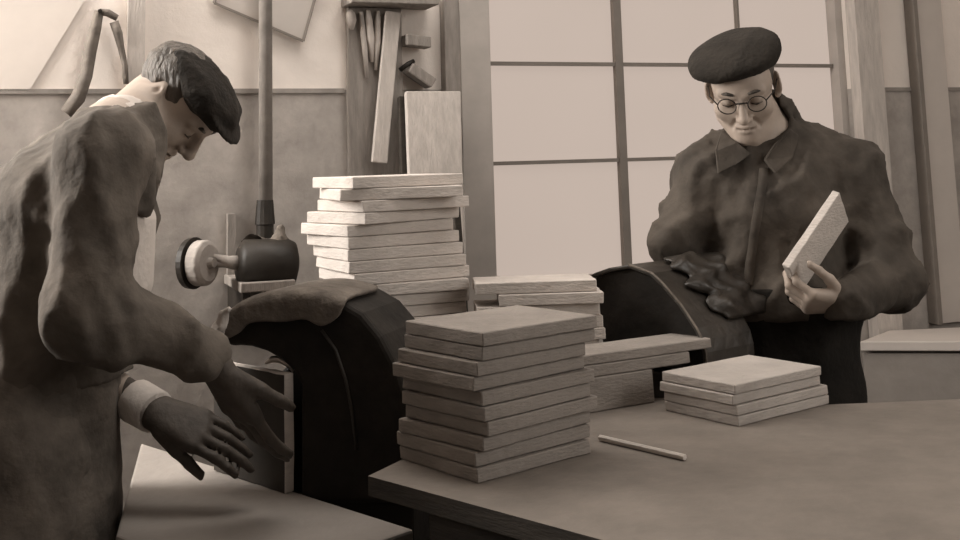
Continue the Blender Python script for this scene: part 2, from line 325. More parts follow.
# ------------------------------------------------------------------ implicit surfaces: bodies, clothes, soft things
def axis(lo, hi, coarse, fines=()):
    pts = [lo]
    while pts[-1] < hi:
        x = pts[-1]; st = coarse
        for a, b, f in fines:
            if a - 1e-6 <= x < b: st = min(st, f)
            elif x < a: st = min(st, max(f, (a - x) * .5)) if a - x < coarse * 2 else st
        pts.append(x + st)
    return np.array(pts, np.float32)
class Field:
    def __init__(s, lo, hi, h, fines=((), (), ())):
        s.ax = [axis(lo[i], hi[i], h, fines[i]) for i in range(3)]; s.F = np.full([len(a) for a in s.ax], 1., np.float32)
    def _sub(s, lo, hi, m=.07):
        sl = tuple(slice(max(0, int(np.searchsorted(s.ax[i], lo[i] - m))), int(np.searchsorted(s.ax[i], hi[i] + m))) for i in range(3))
        X = s.ax[0][sl[0]][:, None, None]; Y = s.ax[1][sl[1]][None, :, None]; Z = s.ax[2][sl[2]][None, None, :]
        return sl, X, Y, Z
    def _put(s, sl, d, k, op):
        c = s.F[sl]
        if op == '+':
            if k: h = np.clip(.5 + .5 * (c - d) / k, 0, 1); s.F[sl] = c * (1 - h) + d * h - k * h * (1 - h)
            else: s.F[sl] = np.minimum(c, d)
        elif op == '-':
            if k: h = np.clip(.5 - .5 * (c + d) / k, 0, 1); s.F[sl] = c * (1 - h) - d * h + k * h * (1 - h)
            else: s.F[sl] = np.maximum(c, -d)
        else: s.F[sl] = np.maximum(c, d)
    def ell(s, c, r, R=None, k=.02, op='+'):
        c = np.array(c, float); r = np.array(r, float); m = max(r)
        sl, X, Y, Z = s._sub(c - m, c + m); x, y, z = X - c[0], Y - c[1], Z - c[2]
        if R is not None:
            R = [np.array(v, float) for v in R]; x, y, z = [v[0] * x + v[1] * y + v[2] * z for v in R]
        k0 = np.sqrt((x / r[0]) ** 2 + (y / r[1]) ** 2 + (z / r[2]) ** 2) + 1e-9; k1 = np.sqrt((x / r[0] ** 2) ** 2 + (y / r[1] ** 2) ** 2 + (z / r[2] ** 2) ** 2) + 1e-9
        s._put(sl, (k0 * (k0 - 1) / k1).astype(np.float32), k, op); return s
    def cone(s, a, b, r1, r2, k=.02, op='+', fl=None):
        a = np.array(a, float); b = np.array(b, float); m = max(r1, r2) * (fl[1] if fl else 1)
        sl, X, Y, Z = s._sub(np.minimum(a, b) - m, np.maximum(a, b) + m); ba = b - a; L = max(1e-9, float(ba @ ba))
        x, y, z = X - a[0], Y - a[1], Z - a[2]; t = np.clip((x * ba[0] + y * ba[1] + z * ba[2]) / L, 0, 1)
        x, y, z = x - t * ba[0], y - t * ba[1], z - t * ba[2]; d2 = x * x + y * y + z * z
        if fl:   # widened across direction fl[0] by factor fl[1]
            q = np.array(fl[0], float); w = x * q[0] + y * q[1] + z * q[2]; d2 = d2 - w * w * (1 - 1 / fl[1] ** 2)
        s._put(sl, (np.sqrt(np.maximum(d2, 0)) - (r1 + t * (r2 - r1))).astype(np.float32), k, op); return s
    def half(s, p, n, k=0.0):      # keep the side n points away from
        n = np.array(n, float); n /= np.linalg.norm(n); X, Y, Z = s.ax[0][:, None, None], s.ax[1][None, :, None], s.ax[2][None, None, :]
        d = ((X - p[0]) * n[0] + (Y - p[1]) * n[1] + (Z - p[2]) * n[2]).astype(np.float32); s.F = np.maximum(s.F, d); return s
    def disp(s, fn):
        X, Y, Z = s.ax[0][:, None, None], s.ax[1][None, :, None], s.ax[2][None, None, :]; s.F = s.F + fn(X, Y, Z).astype(np.float32); return s
    def hit(s, px, py, y0, y1, off=0):     # first point where the view ray meets the surface
        d = ray(px, py)
        for Y in np.arange(y0, y1, .003):
            p = EYE + d * float(Y); i, j, k = [int(np.searchsorted(s.ax[q], p[q])) for q in range(3)]
            if i < s.F.shape[0] and j < s.F.shape[1] and k < s.F.shape[2] and s.F[i, j, k] < 0: return EYE + d * float(Y - off)
        return EYE + d * y1
    def mesh(s):
        Fv = s.F; ins = Fv < 0; nx, ny, nz = Fv.shape; xs, ys, zs = s.ax
        cs = np.zeros((nx - 1, ny - 1, nz - 1), np.int8)
        for i in (0, 1):
            for j in (0, 1):
                for k in (0, 1): cs += ins[i:nx - 1 + i, j:ny - 1 + j, k:nz - 1 + k]
        act = (cs > 0) & (cs < 8); I, J, K = np.nonzero(act); idx = np.full(act.shape, -1, np.int64); idx[I, J, K] = np.arange(len(I))
        acc = np.zeros((len(I), 3)); cnt = np.zeros(len(I))
        cor = [(i, j, k) for i in (0, 1) for j in (0, 1) for k in (0, 1)]
        for a in cor:
            for d in range(3):
                if a[d]: continue
                b = list(a); b[d] = 1
                fa = Fv[I + a[0], J + a[1], K + a[2]]; fb = Fv[I + b[0], J + b[1], K + b[2]]; m = (fa < 0) != (fb < 0)
                t = np.where(m, fa / np.where(m, fa - fb, 1), 0)
                pa = np.stack([xs[I + a[0]], ys[J + a[1]], zs[K + a[2]]], 1); pb = np.stack([xs[I + b[0]], ys[J + b[1]], zs[K + b[2]]], 1)
                acc += np.where(m[:, None], pa + (pb - pa) * t[:, None], 0); cnt += m
        V = acc / cnt[:, None]; Q = []
        def quads(A_, B_, c0, c1, c2, c3):
            i, j, k = np.nonzero(A_ != B_); f = A_[i, j, k]; return i, j, k, f
        e = ins[:-1, 1:-1, 1:-1] != ins[1:, 1:-1, 1:-1]; i, j, k = np.nonzero(e); f = ins[:-1, 1:-1, 1:-1][i, j, k]
        q = np.stack([idx[i, j, k], idx[i, j + 1, k], idx[i, j + 1, k + 1], idx[i, j, k + 1]], 1); q[~f] = q[~f][:, ::-1]; Q.append(q)
        e = ins[1:-1, :-1, 1:-1] != ins[1:-1, 1:, 1:-1]; i, j, k = np.nonzero(e); f = ins[1:-1, :-1, 1:-1][i, j, k]
        q = np.stack([idx[i, j, k], idx[i, j, k + 1], idx[i + 1, j, k + 1], idx[i + 1, j, k]], 1); q[~f] = q[~f][:, ::-1]; Q.append(q)
        e = ins[1:-1, 1:-1, :-1] != ins[1:-1, 1:-1, 1:]; i, j, k = np.nonzero(e); f = ins[1:-1, 1:-1, :-1][i, j, k]
        q = np.stack([idx[i, j, k], idx[i + 1, j, k], idx[i + 1, j + 1, k], idx[i, j + 1, k]], 1); q[~f] = q[~f][:, ::-1]; Q.append(q)
        return V, np.concatenate(Q)
    def build(s, name, m, parent=None, base=None, second=None, keep=1):
        V, Q = s.mesh()
        if keep:       # largest connected piece only
            par = np.arange(len(V))
            while True:
                mn = par[Q].min(1); new = par.copy()
                for c in range(4): np.minimum.at(new, Q[:, c], mn)
                new = new[new]
                if (new == par).all(): break
                par = new
            u_, n_ = np.unique(par, return_counts=True); Q = Q[np.isin(par[Q[:, 0]], u_[np.argsort(-n_)[:keep]])]
            used = np.unique(Q); rm = np.full(len(V), -1); rm[used] = np.arange(len(used)); V = V[used]; Q = rm[Q]
        root = parent
        while root is not None and root.parent is not None: root = root.parent
        o0 = np.array(root.location if root is not None else (base if base is not None else ((V[:, 0].min() + V[:, 0].max()) / 2, (V[:, 1].min() + V[:, 1].max()) / 2, V[:, 2].min())))
        me = bpy.data.meshes.new(name); me.from_pydata((V - o0).tolist(), [], Q.tolist()); me.update()
        me.polygons.foreach_set('use_smooth', [True] * len(me.polygons))
        me.materials.append(M[m])
        if second:
            me.materials.append(M[second[0]]); cen = V[Q].mean(1); me.polygons.foreach_set('material_index', second[1](cen).astype(int))
        o = bpy.data.objects.new(name, me); COL.objects.link(o)
        if root is None: o.location = o0
        else: o.parent = parent
        return o
def V3(v): return np.array([v[0], v[1], v[2]], float)
def nrm(v): v = V3(v); return v / np.linalg.norm(v)
def folds(amp, freq, seed, aniso=(1, 1, 1)):
    r = np.random.default_rng(seed); ks = r.normal(size=(5, 3)); ks /= np.linalg.norm(ks, axis=1)[:, None]; ks *= np.array(aniso); ph = r.uniform(0, 6.28, 5); fq = freq * r.uniform(.6, 1.7, 5)
    def fn(X, Y, Z):
        wx = .35 * np.sin(Z * freq * .7 + X * freq * .3); t = 0
        for k, p, f in zip(ks, ph, fq): t = t + (1 - np.abs(np.sin((k[0] * X + k[1] * Y + k[2] * Z) * f * .5 + p + wx))) ** 2
        return amp * (.9 - t * .62)
    return fn
# ------------------------------------------------------------------ grinding machine with the cloth-covered hood (left of centre)
n1 = nrm((-.3, -.95, 0)); hp = P(310, 400, 2.19); x1 = V3((.9535, -.3, 0)); back1 = Vector(-n1)
m1 = empty('grinding_machine', (hp.x, hp.y + .12, 0), 'machine under a big black rounded hood, left of the front stack', 'machine')
prof = [(228, 347), (219, 334), (224, 318), (240, 306), (262, 298), (290, 294), (316, 294), (340, 300), (362, 313), (381, 336), (395, 363), (404, 393), (408, 430), (407, 468), (404, 505), (300, 505), (300, 385), (292, 371), (280, 360), (266, 352), (250, 347), (238, 346)]
def h1(px, py, t=0): return PL(px, py, hp, n1) + back1 * t
mb = MB(); mb.prism([h1(*q) for q in prof], back1 * .20); mb.build('hood', 'hood', m1, bevel=.012, segs=3)
# a stitched seam running down the hood's face and a stiff rim round it
mb = MB(); mb.tube([h1(x, y, -.001) for x, y in ((322, 330), (336, 350), (346, 380), (352, 410), (357, 450))], .0035, 6); mb.build('seam', 'leather', m1, smooth=True)
# wheel inside
wc = h1(300, 438, .10); mb = MB(); wr = .135
ring = [Vector(wc) + Vector(x1) * (wr * math.cos(a)) + UZ * (wr * math.sin(a)) for a in [2 * math.pi * i / 48 for i in range(48)]]
mb.prism([p + back1 * -.02 for p in ring], back1 * .09); mb.build('grinding_wheel', 'black', m1, bevel=.006)
mb = MB(); mb.tube([h1(258, 366, .03), h1(265, 362, .03), h1(273, 362, .03), h1(281, 367, .03), h1(286, 374, .03)], [.003, .007, .008, .006, .003], 8); mb.build('guard_rim', 'metal', m1, smooth=True)  # glint on the wheel rim, added as a bright steel sliver
mb = MB(); pc = Vector((hp.x, hp.y, 0)) + back1 * .125 + Vector(x1) * .035; zb1 = min(h1(*q).z for q in prof)
mb.box((pc.x, pc.y, zb1 / 2), Vector(x1) * .15, back1 * .07, (0, 0, zb1 / 2)); mb.build('pedestal', 'black', m1, bevel=.006)
# rag thrown over the top of the hood
arc = [(221, 337), (222, 318), (240, 304), (262, 296), (290, 292), (312, 292), (332, 296), (346, 301)]
edge = [8, 26, 20, 24, 30, 22, 34, 16]
rows = []; rr_ = random.Random(4)
for i, ((x, y), e) in enumerate(zip(arc, edge)):
    nx_ = (arc[min(i + 1, 7)][0] - arc[max(0, i - 1)][0]); ny_ = (arc[min(i + 1, 7)][1] - arc[max(0, i - 1)][1]); L = math.hypot(nx_, ny_)
    ox, oy = ny_ / L * 2.2, -nx_ / L * 2.2; row = []
    for t in (.17, .11, .05, .0): row.append(h1(x + ox + rr_.uniform(-1, 1), y + oy + rr_.uniform(-1, .5), t))
    for q in (.15, .4, .7, 1.0): row.append(h1(x - ox * e / 2.2 * q + rr_.uniform(-2, 2), y - oy * e / 2.2 * q + rr_.uniform(-1, 1), -.008 - .004 * rr_.random()))
    rows.append(row)
mb = MB(); mb.grid(rows); o = mb.build('rag', 'rag', smooth=True, solid=.006); sb = o.modifiers.new('sub', 'SUBSURF'); sb.levels = sb.render_levels = 2
o.modifiers.move(1, 0)
tag(o, 'grey ragged cloth draped over the top of the left black hood', 'cloth')
f = Field(h1(205, 355, -.05) - Vector((.05, .05, .02)), h1(245, 305, .1) + Vector((.05, .05, .02)), .0045)
for a, b, r1, r2 in (((228, 318), (221, 332), .012, .017), ((221, 332), (214, 343), .016, .007), ((221, 332), (224, 348), .015, .006), ((228, 316), (233, 308), .010, .007)):
    f.cone(h1(*a, -.012), h1(*b, -.016), r1, r2, .01)
f.disp(folds(.006, 170, 5)); tag(f.build('white_rag', 'whiterag'), 'small white rag tuft hanging at the left edge of the black hood', 'rag')
# the board the bending man grinds, standing on edge along the bench
pw0 = T(294, 491, BZ) - bv * 0 ; dirb = bu; mb = MB(); seedc[0] += 1
hgt = P(294, 373, pw0.y).z - BZ; pw0 = pw0 - Vector(dirb) * .005 + bv * .013
slab_mesh(mb, pw0 + Vector(dirb) * .125 + UZ * (hgt / 2 + .001), Vector(dirb), UZ, bv, .125, hgt / 2, .011, seedc[0])
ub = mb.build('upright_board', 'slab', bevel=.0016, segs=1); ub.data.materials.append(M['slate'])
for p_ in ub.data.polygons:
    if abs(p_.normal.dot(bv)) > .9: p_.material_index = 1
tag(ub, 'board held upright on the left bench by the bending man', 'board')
# ------------------------------------------------------------------ machine with the curved leather cover (right)
n2 = nrm((-.70, -.71, 0)); gp = P(640, 300, 2.53); back2 = Vector(nrm((.76, .65, 0)))
m2 = empty('polishing_machine', (gp.x + .08, gp.y + .1, 0), 'machine with dark curved leather cover in front of the standing man', 'machine')
def h2(px, py, t=0): return PL(px, py, gp, n2) + back2 * t
arcp = [(584, 279), (594, 273), (608, 268), (629, 264.5), (652, 273), (662, 282), (672, 293.5), (681, 304), (689, 316), (697, 328), (703, 340), (706, 353), (707, 366)]
core = [(601, 366), (598, 335), (595, 300), (592, 288)] + [(x - 1.5, y + 4) for x, y in arcp[1:]]
mb = MB(); mb.prism([h2(*q, .012) for q in core], back2 * .15); mb.build('hood', 'hood', m2, bevel=.004)
WD = [.165, .165, .165, .17, .17, .17, .17, .17, .17, .17, .17, .17, .17]
lipin = []
for i, (x, y) in enumerate(arcp):
    a = arcp[min(i + 1, len(arcp) - 1)]; b = arcp[max(i - 1, 0)]; dx, dy = a[0] - b[0], a[1] - b[1]; L = math.hypot(dx, dy); lipin.append((x - dy / L * 4.0, y + dx / L * 4.0))
mb = MB(); N = len(arcp); ro = [h2(*q) for q in arcp]; ri = [h2(*q) for q in lipin]; bo = [p + back2 * w for p, w in zip(ro, WD)]; bi = [p + back2 * w for p, w in zip(ri, WD)]
vs = ro + bo + bi + ri; fs = []
for i in range(N - 1):
    for k in range(4): fs.append((k * N + i, k * N + i + 1, ((k + 1) % 4) * N + i + 1, ((k + 1) % 4) * N + i))
fs += [(0, N, 2 * N, 3 * N), (N - 1, 2 * N - 1, 3 * N - 1, 4 * N - 1)]
mb.add(vs, fs); mb.build('leather_cover', 'leather', m2, smooth=False, bevel=.003)
mb = MB(); mb.tube([p + Vector(n2) * .001 for p in ro[3:]], .0028, 6); mb.build('edge_binding', 'rag', m2, smooth=True)
zb2 = min(h2(*q).z for q in core); cc = h2(650, 340, .085); mb = MB(); mb.box((cc.x, cc.y, zb2 / 2), Vector((-n2[1], n2[0], 0)) * .10, Vector(n2) * .06, (0, 0, zb2 / 2)); mb.build('pedestal', 'black', m2, bevel=.005)
# crumpled leather cloth on the cover
rows = []; rr_ = random.Random(11); car = [(632, 264), (648, 269), (658, 277), (668, 288), (677, 299), (686, 311), (696, 326)]
NI, NJ = 17, 13
for i in range(NI):
    v = i / (NI - 1) * 6; k = min(5, int(v)); x, y = [car[k][q] + (car[k + 1][q] - car[k][q]) * (v - k) for q in (0, 1)]
    a, b = car[min(k + 1, 6)], car[k]; dx, dy = a[0] - b[0], a[1] - b[1]; L = math.hypot(dx, dy); row = []
    t0 = .070 + .022 * math.sin(i * 1.3) + .014 * math.sin(i * 2.9 + 1) + .02 * abs(i - 8) / 8
    for j in range(NJ):
        w = j / (NJ - 1); t = t0 + (.245 - t0) * w + rr_.uniform(-.003, .003); ed = min(1, min(i, NI - 1 - i, j) / 1.5)
        rid = (1 - abs(math.sin(i * .55 + j * .42 + .6 * math.sin(j * .5)))) ** 2 * 8 + (1 - abs(math.sin(i * .31 - j * .75 + 1))) ** 2 * 6
        h_ = 1.6 + ed * (2.0 + rid) + rr_.uniform(0, .8); row.append(h2(x + dy / L * h_, y - dx / L * h_, t))
    rows.append(row)
mb = MB(); mb.grid(rows); o = mb.build('leather_cloth', 'leather', smooth=True, solid=.004); sb = o.modifiers.new('sub', 'SUBSURF'); sb.levels = sb.render_levels = 1; o.modifiers.move(1, 0)
tag(o, 'crumpled dark leather cloth lying over the right curved cover', 'cloth')
# ------------------------------------------------------------------ things on and against the back wall
def wtube(mb, pts, r, t, n=10): return mb.tube([wp(x, y, t) for x, y in pts], r, n)
s1, _ = wsz(265, 100, .05)
pt_ = wp(265, 225, .06)
pp = empty('wall_pipe', (pt_.x, pt_.y, pt_.z), 'vertical metal pipe running down the wall behind the bending man\'s cap', 'pipe')
mb = MB(); mb.tube([wpt(s1, .06, wsz(265, 208, .06)[1]), wpt(s1, .06, CEIL)], .019, 14); mb.build('pipe', 'pipe', pp, smooth=True)
mb = MB(); mb.tube([wp(265, 238, .06), wp(265, 225, .06), wp(265, 224, .06), wp(265, 200, .06)], [.024, .024, .028, .023], 14); mb.build('coupling', 'black', pp, smooth=False)
mb = MB(); wbox(mb, s1 - .008, s1 + .008, 1.75, 1.78, .001, .045); mb.build('pipe_clip', 'pipe', pp)
# motor with a white buffing wheel, on a wall bracket
c = wp(262, 264, .20)
mo = empty('buffing_motor', (c.x, c.y, c.z - .1), 'dark wall-mounted motor with a white buffing wheel at its left end', 'motor')
a, b = wp(238, 264, .20), wp(297, 263, .20); ax_ = (b - a).normalized()
mb = MB(); mb.tube([a - ax_ * .002, a + ax_ * .012, b - ax_ * .03, b - ax_ * .008, b], [.04, .062, .066, .055, .03], 24); mb.build('motor_body', 'black', mo, smooth=True)
mb = MB(); mb.tube([wp(210, 264, .20), wp(240, 264, .20)], .009, 10); mb.build('shaft', 'pipe', mo, smooth=True)
w0 = wp(203, 263, .20); wax = (ax_ * .75 + wn * .65 + UZ * .05).normalized()
mb = MB(); mb.tube([w0 - wax * .022, w0 - wax * .018, w0 + wax * .012, w0 + wax * .02], [.045, .058, .058, .046], 28); mb.build('buffing_wheel', 'felt', mo, smooth=False, bevel=.004)
mb = MB(); mb.tube([w0 + wax * .018, w0 + wax * .034], [.015, .012], 12); mb.build('hub', 'pipe', mo)
mb = MB(); mb.tube([w0 - wax * .04, w0 - wax * .024], [.064, .066], 28); mb.build('wheel_guard', 'black', mo)
mb = MB(); mb.tube([wp(213, 256, .2), wp(228, 262, .2), wp(240, 263, .2)], [.006, .016, .02], 10); mb.build('spindle_cone', 'felt', mo, smooth=True)
mb = MB(); z0 = wsz(250, 300, .2)[1]; zc_ = wsz(250, 276, .2)[1]; sA, sB = wsz(236, 270, .2)[0], wsz(290, 270, .2)[0]
wbox(mb, sA, sB, zc_ - .035, zc_ - .01, .002, .27); mb.build('bracket_plate', 'wood', mo, bevel=.003)
mb = MB(); wbox(mb, sA + .01, sA + .03, zc_ - .16, zc_ - .036, .002, .24); wbox(mb, sB - .03, sB - .01, zc_ - .16, zc_ - .036, .002, .24); mb.build('bracket_strut', 'black', mo)
mb = MB(); wbox(mb, wsz(232, 260, .1)[0], wsz(240, 260, .1)[0], zc_ - .036, wsz(236, 215, .1)[1], .002, .03); mb.build('back_plate', 'wood', mo)
f = Field(wp(262, 255, .16) - Vector((.05, .05, .05)), wp(295, 222, .24) + Vector((.05, .05, .05)), .006)
for q in (((279, 240), (281, 226), .022, .010), ((274, 243), (286, 242), .016, .014), ((250, 240), (262, 241), .012, .013), ((244, 243), (250, 238), .010, .011)):
    f.cone(wp(*q[0], .20), wp(*q[1], .20), q[2], q[3], .02)
f.disp(folds(.006, 120, 3)); tag(f.build('polishing_rag', 'rag'), 'pale crumpled rag lying on top of the dark wall motor', 'rag')
# pinned drawing, tilted, with a dark border
def sheet(name, px, t, m, label, cat, th=.003, border=None):
    pts = [wp(x, y, t) for x, y in px]; e = empty(name, sum(pts, Vector()) / len(pts), label, cat) if border else None
    mb = MB(); mb.prism(pts, -wn * th)
    if not border: return tag(mb.build(name, m), label, cat)
    mb.build('sheet', m, e); n_ = len(pts)
    for i in range(n_):
        mb = MB(); mb.tube([pts[i] + wn * .002, pts[(i + 1) % n_] + wn * .002], border, 4); mb.build('border_strip', 'bar', e)
    return e
sheet('drawing_board', [(214, 3), (303, 41), (331, -60), (240, -96)], .02, 'greypaper', 'tilted pale drawing board hung on the wall behind the pipe', 'board', .006, .005)
sheet('paper_sheet', [(86, -2), (29, 91), (-60, 91), (-60, -2)], .006, 'paper', 'big white sheet with slanting edge on the wall at upper left', 'paper', .002)  # bright glare put in as a flat white sheet on the wall
# harness straps on a hook
hs = empty('leather_harness', wp(100, 12, .03), 'dark leather straps hanging on the wall above the bending man\'s back', 'harness')
def strapm(pts, w, name):
    rows = []
    for i, (x, y) in enumerate(pts):
        a = pts[min(i + 1, len(pts) - 1)]; b = pts[max(i - 1, 0)]; dx, dy = a[0] - b[0], a[1] - b[1]; L = math.hypot(dx, dy)
        ww = w[i] if isinstance(w, list) else w; rows.append([wp(x - dy / L * ww, y + dx / L * ww, .028 + .006 * math.sin(i * 2.1)), wp(x, y, .036 + .006 * math.sin(i * 2.1)), wp(x + dy / L * ww, y - dx / L * ww, .028 + .006 * math.sin(i * 2.1))])
    mb = MB(); mb.grid(rows); o = mb.build(name, 'strap', hs, smooth=True, solid=.006); return o
strapm([(99, 11), (95, 30), (90, 52), (86, 76), (78, 98), (66, 113)], [4, 5.5, 6, 6, 7, 6], 'strap')
strapm([(100, 12), (108, 13), (117, 18)], [2.5, 3, 2.5], 'strap')
strapm([(114, 22), (118, 34), (121, 48), (125, 66), (126, 84)], [4, 4, 2.5, 2, 2], 'strap')
mb = MB(); mb.tube([wp(100, 11, 0.002), wp(100, 11, .05)], .006, 8); mb.build('hook', 'black', hs)
sp_ = MB(); wbox(sp_, wsz(127, 40)[0], wsz(144, 40)[0], wsz(130, 130)[1], CEIL - .01, .002, .03); tag(sp_.build('wall_batten', 'palewood'), 'pale upright wooden batten on the wall above the bending man\'s head', 'batten')
# tool rack
tr_ = empty('tool_rack', wp(372, 172, .03), 'grey wooden board with hanging strips and a shelf, left of the window', 'rack')
mb = MB(); wbox(mb, wsz(346, 90)[0], wsz(400, 90)[0], wsz(370, 260)[1], wsz(370, 9)[1], .002, .03); mb.build('back_board', 'wood', tr_, bevel=.003)
mb = MB(); wbox(mb, wsz(341, 5)[0], wsz(426, 5)[0], wsz(370, 9)[1] + .001, wsz(370, -1)[1], .002, .12); mb.build('shelf', 'wood', tr_, bevel=.003)
for k, (x, y0, y1, w, m_) in enumerate(((350, 10, 30, 4.5, 'palewood'), (361, 12, 78, 2.5, 'palewood'), (368, 10, 62, 3.5, 'shelf'), (378, 11, 70, 3, 'palewood'))):
    mb = MB(); a = wp(x, y0, .04); b = wp(x + (2, 6, 4, -2)[k], y1, .04); mid = a.lerp(b, .55) + wn * .004
    mb.tube([a, a.lerp(b, .2), mid, b], [.006, w / 320, w / 300, .005], 8); mb.build('hanging_strip', m_, tr_, smooth=True)
a, b = wp(393, 12, .055), wp(379, 163, .075); dr = (b - a).normalized(); sd = dr.cross(wn).normalized(); mb = MB()
mb.box((a + b) / 2, sd * .023, wn * .008, dr * ((b - a).length / 2)); tag(mb.build('plank', 'palewood', bevel=.003), 'narrow pale plank leaning against the tool rack', 'plank')
a = wp(402, 41, .03); b = wp(426, 44, .03); mb = MB(); mb.box((a + b) / 2 + wn * .02, (b - a) / 2, wn * .03, UZ * .016); tag(mb.build('wall_peg', 'wood', bevel=.003), 'short grey wooden peg on the wall right of the tool rack', 'peg')
a = wp(408, 68, .04); b = wp(431, 84, .04); d_ = (b - a); mb = MB(); mb.box((a + b) / 2, d_ / 2, wn * .03, d_.cross(wn).normalized() * .016)
tl = empty('hand_plane', (a + b) / 2, 'slanted wooden hand tool hung on the wall below the short peg', 'tool')
mb.build('tool_body', 'wood', tl, bevel=.004); mb = MB(); wtube(mb, [(400, 70), (408, 64), (414, 61)], .007, .05); mb.build('handle', 'black', tl, smooth=True)
mb = MB(); wbox(mb, wsz(440, 50)[0], wsz(457, 50)[0] - .004, wsz(450, 120)[1], CEIL - .01, .002, .045); tag(mb.build('wood_post', 'wood', bevel=.003), 'dark upright wooden strip on the wall beside the window pier', 'post')
# boards leaning on the wall
def leaner(name, pts, t0, t1, m, label, cat, th=.02):
    q = [wp(x, y, t1 if i < 2 else t0) for i, (x, y) in enumerate(pts)]   # first two corners are the top ones
    mb = MB(); nv = (q[1] - q[0]).cross(q[2] - q[1]).normalized(); nv = nv if nv.dot(wn) > 0 else -nv; mb.prism(q, -nv * th); return tag(mb.build(name, m, bevel=.003), label, cat)
leaner('leaning_panel', [(406, 91), (461, 91), (466, 330), (415, 330)], .25, .11, 'palewood', 'pale broad panel leaning on the wall left of the window', 'panel')
leaner('leaning_panel', [(399, 96), (405, 96), (414, 330), (407, 330)], .22, .08, 'darkwood', 'narrow dark panel leaning just left of the pale broad panel', 'panel')
leaner('dark_plank', [(452, 186), (459, 186), (470, 330), (463, 330)], .34, .30, 'darkwood', 'thin dark plank standing behind the right edge of the tall stack', 'plank')
# cupboard under the window at far right
zt = .80; fa, fb_ = T(860, 341.5, zt), T(1010, 341.5, zt); ba, bb_ = T(860, 325, zt), T(1010, 325, zt)
wl_ = lambda p: (p - W0).dot(wn)
if min(wl_(ba), wl_(bb_)) < .052:
    ba, bb_ = [p + wn * (.055 - wl_(p)) if wl_(p) < .055 else p for p in (ba, bb_)]
cb = empty('low_cupboard', (fa + bb_) / 2 - UZ * zt, 'low cupboard with pale worktop under the window at far right', 'cupboard')
mb = MB(); mb.prism([p - UZ * .03 for p in (fa, fb_, bb_, ba)], UZ * .03); mb.build('worktop', 'shelf', cb, bevel=.003)
cd = (fb_ - fa).normalized(); cn = Vector((cd.y, -cd.x, 0)); ins = -cn * .03
mb = MB(); mb.prism([p - UZ * (zt - .02) for p in (fa + ins, fb_ + ins, bb_, ba)], UZ * (zt - .051)); mb.build('carcass', 'cupboard', cb)
zt2 = P(900, 353, fa.y).z; half_ = (fb_ - fa).length
for k in (0,):
    a0 = fa + ins + cd * (k * half_ + .008) + cn * .001; mb = MB(); mb.prism([Vector((p.x, p.y, .06)) for p in (a0, a0 + cd * (half_ - .016), a0 + cd * (half_ - .016) + cn * .016, a0 + cn * .016)], UZ * (zt2 - .06)); mb.build('door', 'cupboard', cb, bevel=.003)
# ------------------------------------------------------------------ people
def bounds(pts, pad):
    A_ = np.array([V3(p) for p in pts]); return A_.min(0) - pad, A_.max(0) + pad
def head_frame(f, u):
    f = nrm(f); u = V3(u); u = nrm(u - f * (u @ f)); return np.cross(u, f), f, u      # left, forward, crown
def head(F, C, fr, w=1.0, jowl=0):
    l, f, u = fr; R = (l, f, u)
    def q(a, b, c): return C + l * a * w + f * b + u * c
    F.ell(q(0, -.010, .028), (.075, .096, .070), R, .02); F.ell(q(0, .038, -.022), (.064, .062, .088), R, .03)
    F.ell(q(0, .052, .036), (.064, .046, .044), R, .02)
    F.cone(q(-.040, .012, -.066), q(0, .066, -.100), .026 + jowl, .023 + jowl * .6, .02); F.cone(q(.040, .012, -.066), q(0, .066, -.100), .026 + jowl, .023 + jowl * .6, .02)
    F.ell(q(0, .062, -.092), (.036, .030, .026), R, .02); F.cone(q(-.012, .081, -.102), q(.012, .081, -.102), .013, .013, .012)
    for s in (-1, 1):
        F.ell(q(s * .033, .101, .000), (.021, .017, .0135), R, .010, '-')
        F.ell(q(s * .032, .0825, -.002), (.0155, .0135, .0125), R, .004)
        F.cone(q(s * .014, .096, .018), q(s * .046, .083, .021), .0085, .008, .012)
        F.ell(q(s * .046, .062, -.030), (.022, .024, .022), R, .02)
        F.ell(q(s * .0115, .103, -.042), (.0085, .011, .008), R, .006)
        F.ell(q(s * .0055, .110, -.050), (.0035, .004, .004), R, .002, '-')
        F.cone(q(s * .018, .094, -.047), q(s * .031, .080, -.070), .0028, .0025, .010, '-')
        # ear: disc, hollow, rim, lobe
        eo = nrm(l * s * .86 - f * .5); e2 = nrm(f - eo * (f @ eo)); F.ell(q(s * .079, -.010, -.006), (.0075, .019, .032), (eo, e2, np.cross(eo, e2)), .006)
        F.ell(q(s * .089, -.008, .000), (.007, .010, .017), (eo, e2, np.cross(eo, e2)), .004, '-'); F.ell(q(s * .077, -.004, -.034), (.006, .009, .009), R, .006)
    F.cone(q(0, .096, .012), q(0, .119, -.034), .0085, .0115, .010); F.ell(q(0, .119, -.038), (.0115, .0115, .0105), R, .006)
    F.cone(q(-.019, .090, -.067), q(.019, .090, -.067), .0055, .0055, .008); F.ell(q(0, .095, -.065), (.016, .008, .0055), R, .005)
    F.ell(q(0, .092, -.078), (.019, .010, .0065), R, .005); F.cone(q(-.024, .094, -.0715), q(.024, .094, -.0715), .0028, .0028, .003, '-')
    return q
